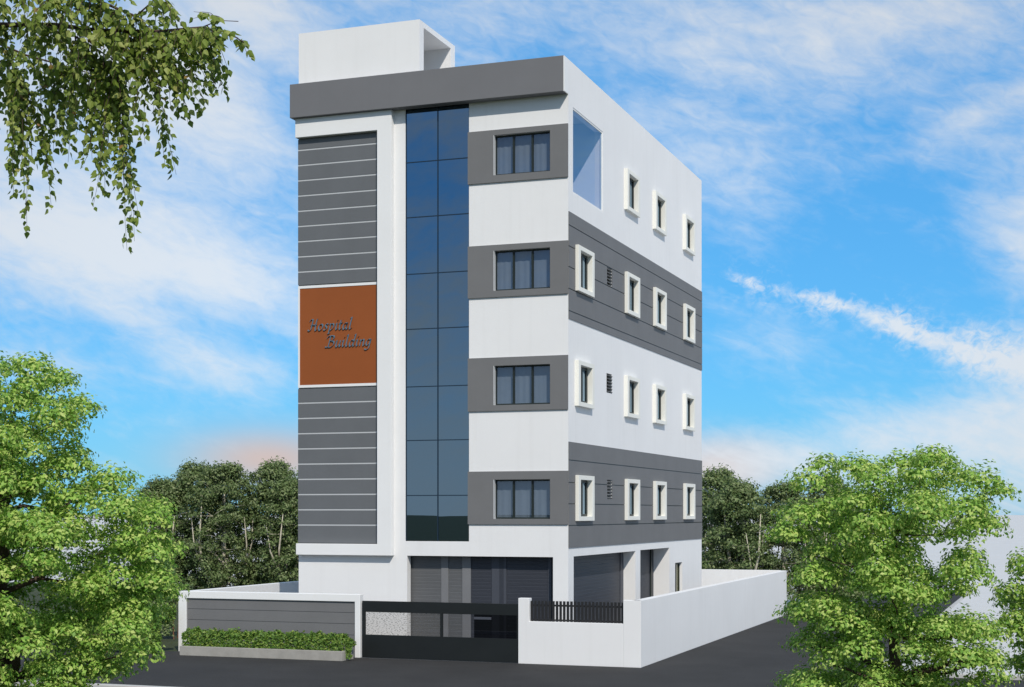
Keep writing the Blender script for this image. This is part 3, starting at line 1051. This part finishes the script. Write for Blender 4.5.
def crown_points(rng, clumps, per, flat, shell=0.55, up=0.6, rough=0.55):
    P_, N_ = [], []
    for c, rad in clumps:
        n = int(per * (rad / 0.35) ** 2)
        d = rng.normal(size=(n, 3))
        d /= np.linalg.norm(d, axis=1, keepdims=True)
        d[:, 2] = np.where(d[:, 2] < -0.25, -d[:, 2] * 0.6, d[:, 2])
        rr = (shell + (1 - shell) * rng.random(n)) * (1 + 0.28 * np.sin(d[:, 0] * 5 + c[0] * 9) * np.sin(d[:, 1] * 4 + c[2] * 7))
        p = d * rr[:, None] * rad
        p[:, 2] *= flat
        P_.append(p + np.array(c))
        N_.append(d * 1.1 + np.array([0, 0, up]) + rng.normal(size=(n, 3)) * rough)
    return np.concatenate(P_), np.concatenate(N_)

def profile_tree(name, label, cat, loc, rz, poly, depth, nclump, rad, per, leaf, seed, trunk, leafm, barkm, group=None, flat=0.82, gapf=1.0):
    root = empty(name, loc, label, cat, group, rz)
    rg = random.Random(seed)
    rng = np.random.default_rng(seed)
    xs = [p[0] for p in poly]
    zs_ = [p[1] for p in poly]
    cl = []
    tries = 0
    while len(cl) < nclump and tries < nclump * 60:
        tries += 1
        x, z = rg.uniform(min(xs), max(xs)), rg.uniform(min(zs_), max(zs_))
        if not inpoly(poly, x, z):
            continue
        e = edge_dist(poly, x, z)
        r = rg.uniform(*rad)
        if e < r * 0.50:
            continue
        th = min(depth, 0.35 + 1.15 * e)
        y = rg.uniform(-th, th)
        # keep clumps apart, so that gaps are left between them
        if any((x - c[0][0]) ** 2 + (y - c[0][1]) ** 2 + ((z - c[0][2]) * 1.5) ** 2 < (0.54 * gapf * (r + c[1])) ** 2 for c in cl):
            if tries < nclump * 40:
                continue
        cl.append(((x, y, z), r))
    mb = MB()
    skeleton(mb, cl, trunk, trunk[0][1], 0.10, rg)
    mb.build('trunk', barkm, root, recalc=False, smooth=True)
    P_, N_ = crown_points(rng, cl, per, flat, 0.66, 0.35, 0.36)
    v, q = leaves(rng, P_, N_, leaf)
    quick_mesh('crown', v, q, 4, [leafm], root)
    return root

YAW = R(19.935)
# lime green tree on the right, on the near verge
polyR = [(0.28, 5.03), (0.62, 4.90), (0.96, 4.70), (1.31, 4.48), (1.68, 4.36), (1.50, 4.12), (1.45, 3.90), (1.62, 3.74), (1.30, 3.56), (1.44, 3.15), (1.58, 2.80), (1.50, 2.25),
         (1.50, 1.60), (1.45, 1.0), (0.9, 0.6), (-0.6, 0.6), (-1.2, 1.0), (-1.42, 1.6), (-1.24, 2.10), (-1.42, 2.52), (-1.46, 2.94), (-1.32, 3.32), (-1.74, 3.50), (-1.72, 3.90),
         (-1.30, 4.20), (-1.34, 4.58), (-1.08, 4.76), (-0.60, 4.80), (-0.42, 4.94), (-0.08, 4.90)]
cR = (12.987 + 21 * -0.34095 + (890 - 512) / 1527.5 * 21 * 0.94008, -40.392 + 21 * 0.94008 + (890 - 512) / 1527.5 * 21 * 0.34095, 0)
profile_tree('broadleaf_tree', 'round lime green tree at the right, in front of the side road', 'tree', cR, YAW, polyR, 1.35, 160, (0.26, 0.42), 470, 0.062, 11,
             [((0.05, 0, -0.05), 0.12), ((0.02, 0.02, 0.8), 0.10), ((0.10, 0.0, 1.6), 0.085), ((0.06, 0.05, 2.3), 0.07), ((0.16, 0.0, 3.0), 0.05), ((0.05, 0.02, 3.7), 0.03)],
             'lime_leaf', 'bark', 'lime green trees on the near verge')
polyR2 = [(-0.28, 3.40), (0.1, 3.55), (0.7, 3.9), (1.3, 3.95), (1.8, 3.6), (2.1, 3.0), (2.1, 2.0), (1.8, 1.0), (0.8, 0.6), (0.0, 0.8), (-0.25, 1.6), (-0.35, 2.3), (-0.40, 2.9)]
cR2 = (12.987 + 21.6 * -0.34095 + (1024 - 512) / 1527.5 * 21.6 * 0.94008, -40.392 + 21.6 * 0.94008 + (1024 - 512) / 1527.5 * 21.6 * 0.34095, 0)
profile_tree('broadleaf_tree', 'lime green tree cut off by the right edge of the view', 'tree', cR2, YAW, polyR2, 1.0, 95, (0.25, 0.41), 470, 0.062, 23,
             [((0.8, 0, -0.05), 0.10), ((0.85, 0, 0.9), 0.085), ((0.8, 0.05, 1.8), 0.06), ((0.85, 0, 2.6), 0.04)],
             'lime_leaf', 'bark', 'lime green trees on the near verge')
# larger tree on the left
polyL = [(-0.25, 6.18), (0.12, 6.20), (0.45, 6.02), (0.75, 5.92), (1.00, 5.70), (1.24, 5.62), (1.40, 5.45), (1.16, 5.28), (1.02, 5.10), (1.25, 4.90), (1.05, 4.74), (1.10, 4.52),
         (1.45, 4.66), (1.78, 4.64), (2.06, 4.32), (2.14, 3.95), (2.24, 3.62), (2.30, 3.22), (2.20, 2.84), (2.00, 2.60), (2.10, 2.30), (1.95, 1.95), (1.2, 1.5), (0.4, 1.0), (-0.8, 0.9),
         (-1.6, 1.5), (-2.2, 2.6), (-2.3, 3.8), (-1.9, 5.0), (-1.2, 5.9)]
cL = (12.987 + 20 * -0.34095 + (5 - 512) / 1527.5 * 20 * 0.94008, -40.392 + 20 * 0.94008 + (5 - 512) / 1527.5 * 20 * 0.34095, 0)
profile_tree('broadleaf_tree', 'tall lime green tree at the left edge, largest of the lime trees', 'tree', cL, YAW, polyL, 1.6, 290, (0.26, 0.42), 470, 0.062, 37,
             [((-0.1, 0, -0.05), 0.17), ((-0.12, 0.02, 0.9), 0.14), ((-0.02, 0, 1.8), 0.12), ((-0.10, 0.05, 2.8), 0.10), ((0.0, 0, 3.8), 0.075), ((-0.1, 0.02, 4.8), 0.045)],
             'lime_leaf', 'bark', 'lime green trees on the near verge')

# dark grove behind the rear wall
def grove_master(seed, h, w):
    rg = random.Random(seed)
    rng = np.random.default_rng(seed)
    cl = []
    for k in range(215):
        t = rg.random() ** 0.95
        z = 0.35 + (h - 0.6) * t
        prof = w * (0.55 + 0.5 * math.sin(math.pi * min(1, 0.18 + t * 0.8))) * (1.0 if t < 0.8 else (1.25 - t) / 0.45)
        a = rg.uniform(0, 2 * math.pi)
        rr = prof * math.sqrt(rg.random())
        cl.append(((rr * math.cos(a), rr * math.sin(a), z), rg.uniform(0.32, 0.62)))
    mb = MB()
    lean = rg.uniform(-0.25, 0.25)
    for s in (-1, 1):
        trunk = [((0.1 * s, 0, -0.05), 0.12), ((0.25 * s, 0.05, h * 0.25), 0.10), ((0.35 * s + lean, -0.05, h * 0.5), 0.07), ((0.5 * s + lean, 0, h * 0.8), 0.035)]
        skeleton(mb, [c for c in cl if c[0][0] * s > -0.2][::2], trunk, 0.12, 0.08, rg)
    for k in range(3):
        a = k * 2.094 + rg.uniform(-0.3, 0.3)
        ro = w * rg.uniform(0.80, 1.0)
        c_, s_ = math.cos(a), math.sin(a)
        top = h * rg.uniform(0.55, 0.8)
        mb.tube([(0.2 * c_, 0.2 * s_, 0), (ro * 0.8 * c_, ro * 0.8 * s_, h * 0.22), (ro * c_ - 0.15 * s_, ro * s_ + 0.15 * c_, h * 0.42), (ro * 0.95 * c_ - 0.3 * s_, ro * 0.95 * s_ + 0.3 * c_, top)], [0.085, 0.07, 0.05, 0.018], 6)
        mb.tube([(ro * 0.8 * c_, ro * 0.8 * s_, h * 0.22), (ro * c_ + 0.3 * s_, ro * s_ - 0.3 * c_, h * 0.40), (ro * c_ + 0.5 * s_, ro * s_ - 0.5 * c_, h * 0.6)], [0.05, 0.04, 0.012], 6)
    P_, N_ = crown_points(rng, cl, 66, 1.0, 0.35, 0.2)
    v, q = leaves(rng, P_, N_, 0.13, 0.5, 0.5)
    return mb, v, q
masters = []
for seed, h, w in ((101, 6.2, 1.75), (102, 5.7, 1.6), (103, 6.6, 1.9)):
    masters.append(grove_master(seed, h, w))
protos = {}
grove = [  # x, y, master, scale, turn, label
    (-21.0, 23.0, 1, 0.98, 0.3, 'dark grove tree touching the left edge of the building'),
    (-22.6, 24.3, 0, 1.04, 1.2, 'dark grove tree just left of the building, behind its neighbours'),
    (-24.3, 22.6, 2, 0.96, 2.2, 'dark grove tree with pale forked stems, tallest left of the building'),
    (-26.3, 23.6, 0, 1.03, 4.0, 'dark grove tree in the middle of the left group'),
    (-27.8, 22.8, 1, 0.98, 5.0, 'dark grove tree at the left end of the group, beside the lime tree'),
    (-1.2, 24.6, 0, 0.95, 0.8, 'dark grove tree half hidden by the building\'s right edge'),
    (0.2, 22.4, 1, 0.93, 3.1, 'dark grove tree with a pale stem right of the building'),
    (1.9, 23.4, 2, 0.80, 1.9, 'dark grove tree above the far end of the side wall'),
    (3.6, 25.0, 0, 0.90, 4.4, 'dark grove tree partly screened by the right lime tree'),
]
for (x, y, mi, sc, rz, lab) in grove:
    root = empty('grove_tree', (x, y, 0), lab, 'tree', 'dark trees behind the rear wall', rz)
    root.scale = (sc, sc, sc)
    if mi not in protos:
        mb, v, q = masters[mi]
        t = mb.build('trunk', 'pale_bark', root, recalc=False, smooth=True)
        c = quick_mesh('crown', v, q, 4, ['grove_leaf'], root)
        protos[mi] = (t, c)
    else:
        for src in protos[mi]:
            o = src.copy()
            col.objects.link(o)
            o.parent = root

# hedge in the trough and shrubs beside it
def bush(name, label, loc, x0, x1, hw, z0, z1, n, leaf, seed, rough_top, lm='hedge_leaf'):
    root = empty(name, loc, label, 'hedge' if name == 'hedge' else 'shrub')
    rng = np.random.default_rng(seed)
    rg = random.Random(seed)
    x = rng.uniform(x0, x1, n)
    top = z1 - rough_top * (0.5 + 0.5 * np.sin(x * 7.3 + seed) * np.sin(x * 17.1)) - rough_top * 0.5 * rng.random(n)
    sel = rng.random(n)
    y = np.where(sel < 0.45, -hw * (0.8 + 0.25 * rng.random(n)), rng.uniform(-hw, hw, n))
    y = np.where(sel > 0.9, hw * (0.8 + 0.25 * rng.random(n)), y)
    z = np.where(sel < 0.45, rng.uniform(z0, 1, n) * 0 + z0 + (top - z0) * rng.random(n), z0 + (top - z0) * (0.72 + 0.28 * rng.random(n)))
    nr = np.stack([rng.normal(size=n) * 0.6, np.where(sel < 0.45, -0.9, 0.0) + rng.normal(size=n) * 0.5, 0.6 + rng.normal(size=n) * 0.5], 1)
    v, q = leaves(rng, np.stack([x, y, z], 1), nr, leaf, 0.62)
    quick_mesh('foliage', v, q, 4, [lm], root)
    for k in range(0 if name == 'hedge' else int((x1 - x0) * 6)):
        mb = MB()
        sxp = rg.uniform(x0, x1)
        sy = rg.uniform(-hw, -hw * 0.2)
        mb.tube([(sxp, sy, -0.02), (sxp + rg.uniform(-.06, .06), sy, z0 + (z1 - z0) * 0.5), (sxp + rg.uniform(-.12, .12), sy + rg.uniform(-.1, .1), z0 + (z1 - z0) * 0.85)], [0.022, 0.015, 0.005], 5)
        mb.build('stem', 'red_stem', root, recalc=False)
    return root
bush('hedge', 'clipped green hedge growing in the concrete trough', (-8.25, -2.9, 0.27), -2.12, 2.85, 0.29, 0.0, 0.52, 8200, 0.085, 3, 0.19)
bush('shrub', 'loose green shrub with brown stems left of the grey wall', (-12.4, -2.72, 0.0), -1.2, 1.28, 0.42, 0.10, 1.45, 13000, 0.09, 9, 0.3)
bush('shrub', 'low shrub at the foot of the left lime tree', (-14.7, -2.5, 0.0), -1.3, 1.3, 0.42, 0.2, 1.15, 5600, 0.10, 14, 0.25)
bush('shrub', 'taller dark shrub rising behind the loose shrub left of the grey wall', (-15.2, 2.2, 0.0), -1.8, 1.5, 0.6, 0.1, 2.0, 10000, 0.10, 31, 0.5, 'grove_leaf')
bush('shrub', 'small sprig of leaves at the right end of the trough', (-5.30, -2.9, 0.0), -0.14, 0.12, 0.14, 0.05, 0.62, 420, 0.085, 21, 0.1)

# ------------------------------------------------------------------ birch overhanging the view, its trunk left of the frame
def birch():
    d0 = 9.0
    base = Vector((12.987 + d0 * -0.34095 - 4.9 * 0.94008, -40.392 + d0 * 0.94008 - 4.9 * 0.34095, 0))
    root = empty('birch_tree', tuple(base), 'birch bough hanging into the top left corner of the view', 'tree', None, YAW)
    rg = random.Random(77)
    k = 1 / 169.7
    # local frame: x to the right of the trunk, y away from the viewer, z up
    def Q(px, py, dy=0.0):
        return Vector(((px - 512) * k + 4.9, dy, 4.0 + (513 - py) * k))
    mb = MB()
    mb.tube([(0, 0, -0.05), (0.03, 0.02, 2.5), (-0.02, 0, 5.0), (0.05, 0.03, 7.5), (0.0, 0, 10.0)], [0.15, 0.13, 0.11, 0.075, 0.02], 12)
    mb.build('trunk', 'birch_bark', root, recalc=False, smooth=True)
    wood = MB()
    boughs = [
        ([(0.04, 0.0, 6.2)], [(-140, 30, .1), (-40, 26, .05), (0, 25, 0), (55, 25, 0), (100, 33, -.05), (160, 36, -.08), (205, 33, -.1), (232, 38, -.1), (247, 48, -.1)], 0.022),
        ([(0.05, 0.0, 6.6)], [(-120, -20, -.2), (0, -2, -.15), (60, 2, -.15), (105, 8, -.12), (140, 22, -.1), (160, 42, -.1), (176, 76, -.1)], 0.017),
        ([], [(55, 25, 0), (80, 38, .05), (108, 54, .1), (122, 76, .12)], 0.009),
        ([(0.03, 0.0, 5.9)], [(-120, 62, .25), (-40, 50, .2), (0, 53, .18), (16, 78, .15), (22, 115, .15), (24, 150, .15)], 0.012),
        ([], [(140, 22, -.1), (158, 6, -.1), (160, -12, -.1)], 0.006),
        ([], [(60, 2, -.15), (84, -8, -.2), (150, -12, -.2), (172, 10, -.2)], 0.008),
        ([], [(205, 33, -.1), (222, 26, -.1), (242, 28, -.12)], 0.004),
        ([], [(-40, 26, .05), (10, 40, .3), (60, 52, .35), (90, 62, .35)], 0.009),
    ]
    lines = []
    for pre, pts, r in boughs:
        p = [Vector(x) for x in pre] + [Q(*t) for t in pts]
        n = len(p)
        wood.tube(p, [max(0.0022, r * (1.0 - 0.85 * i / (n - 1))) for i in range(n)], 6)
        lines.append(p)
    def near(q):
        best, bd = None, 1e9
        for ln in lines:
            for a, b in zip(ln[:-1], ln[1:]):
                for t in (0.0, 0.25, 0.5, 0.75, 1.0):
                    c = a.lerp(b, t)
                    e = abs(c.x - q.x) + abs(c.z - q.z)
                    if e < bd:
                        best, bd = c, e
        return best
    hang = [(-4, 60, 2, 190), (0, 60, 6, 150), (-8, 50, -3, 120), (8, 70, 10, 175), (190, 40, 214, 92), (196, 36, 222, 88), (178, 60, 200, 108), (184, 40, 202, 96), (172, 50, 186, 112), (50, 50, 54, 112), (88, 50, 84, 140), (126, 60, 124, 215), (98, 50, 92, 170), (34, 70, 30, 150),
            (4, 60, 14, 205), (14, 70, 25, 232), (22, 60, 34, 198), (26, 80, 42, 172), (6, 80, 4, 160), (40, 55, 20, 150), (60, 45, 66, 118), (55, 45, 50, 140), (82, 45, 78, 165), (74, 45, 62, 158), (70, 40, 72, 130),
            (92, 40, 100, 130), (104, 45, 100, 212), (112, 50, 114, 242), (116, 60, 128, 236), (106, 50, 94, 186), (118, 60, 131, 205), (112, 60, 108, 180), (122, 70, 120, 190), (130, 36, 150, 150), (142, 38, 165, 168),
            (150, 38, 173, 172), (152, 40, 146, 140), (160, 42, 158, 120), (170, 60, 184, 118), (172, 60, 196, 122), (180, 36, 206, 110), (185, 36, 218, 104), (190, 34, 224, 82), (170, 50, 165, 105), (200, 33, 208, 64),
            (186, 33, 190, 60), (210, 32, 214, 56), (232, 36, 236, 56), (240, 40, 246, 52), (222, 28, 205, 30), (165, 36, 176, 100), (176, 70, 190, 100), (140, 30, 128, 110), (124, 36, 120, 120), (96, 60, 90, 118),
            (100, 34, 84, 90), (84, 30, 92, 90), (150, 10, 168, 30), (158, 6, 160, 26), (172, 10, 180, 34), (160, -6, 150, 22), (130, 18, 130, 60), (120, 14, 112, 60), (100, 8, 100, 50), (88, 5, 80, 44)]
    for i in range(62):
        x = rg.uniform(-20, 130)
        y0 = rg.uniform(-30, 60)
        hang.append((x, y0, x + rg.uniform(-22, 26), min(y0 + rg.uniform(28, 70), 140 - max(0, x - 60) * 0.4)))
    for i in range(26):
        x = rg.uniform(100, 215)
        y0 = rg.uniform(20, 50)
        hang.append((x, y0, x + rg.uniform(-8, 26), y0 + rg.uniform(18, 52)))
    for (xa, ya, xb, yb) in list(hang):
        hang.append((xa + rg.uniform(-8, 8), ya, xb + rg.uniform(-9, 9), ya + (yb - ya) * rg.uniform(0.6, 0.98)))
    lv, lf, cnt = [], [], 0
    face = Matrix.Rotation(-YAW, 3, 'Z') @ sdir * 0.9          # blades turn towards the sun
    for (xa, ya, xb, yb) in hang:
        q = Q(xa, ya)
        a = near(q)
        a = a + Vector((rg.uniform(-.01, .01), 0, 0))
        b = Q(xb, yb, a.y + rg.uniform(-0.28, 0.28))
        m = a.lerp(b, 0.4) + Vector((rg.uniform(-.02, .05), rg.uniform(-.03, .03), 0.03 + 0.12 * abs(b.x - a.x)))
        pts = []
        N = 8
        for i in range(N + 1):
            t = i / N
            pts.append(a * (1 - t) ** 2 + m * 2 * t * (1 - t) + b * t * t + Vector((rg.uniform(-.006, .006), rg.uniform(-.006, .006), 0)) * (i > 0))
        wood.tube(pts, [0.0028 - 0.0018 * i / N for i in range(N + 1)], 4)
        ln = (b - a).length
        n = max(6, int(ln / 0.018))
        for i in range(n):
            t = (i + rg.random()) / n
            if t < 0.05:
                continue
            f = t * N
            k0 = min(N - 1, int(f))
            p = pts[k0].lerp(pts[k0 + 1], f - k0)
            s = rg.uniform(0.030, 0.054)
            ang = rg.uniform(0, 2 * math.pi)
            side = Vector((math.cos(ang), math.sin(ang) * 0.9, rg.uniform(-0.35, 0.15)))
            st = p + side * rg.uniform(0.008, 0.03)
            ax = (side * rg.uniform(0.2, 0.9) + Vector((rg.uniform(-.4, .4), rg.uniform(-.4, .4), -rg.uniform(0.5, 1.3)))).normalized()
            wx = ax.cross(Vector((rg.uniform(-1, 1), rg.uniform(-1, 1), rg.uniform(-.6, .6))) + face).normalized()
            nx = ax.cross(wx)
            fold = rg.uniform(0.05, 0.25)
            pr = [(0, 0), (0.12, 0.22), (0.32, 0.40), (0.62, 0.25), (1.0, 0.0)]
            mid = [st + ax * (u * s) - nx * (0.08 * s * u * u) for u, _ in pr]
            lft = [mid[j] + wx * (pr[j][1] * s) + nx * (fold * pr[j][1] * s) for j in (1, 2, 3)]
            rgt = [mid[j] - wx * (pr[j][1] * s) + nx * (fold * pr[j][1] * s) for j in (1, 2, 3)]
            vv = [mid[0]] + lft + [mid[4]] + rgt[::-1]
            c0 = len(lv)
            lv += [tuple(x_) for x_ in vv]
            # two halves meeting on the midrib
            lf.append((c0, c0 + 1, c0 + 2, c0 + 3, c0 + 4))
            lf.append((c0 + 4, c0 + 5, c0 + 6, c0 + 7, c0))
    wood.build('bough', 'twig', root, recalc=False, smooth=True)
    me = bpy.data.meshes.new('foliage')
    me.from_pydata(lv, [], lf)
    me.materials.append(MATS['birch_leaf'])
    me.update()
    o = bpy.data.objects.new('foliage', me)
    col.objects.link(o)
    o.parent = root
birch()
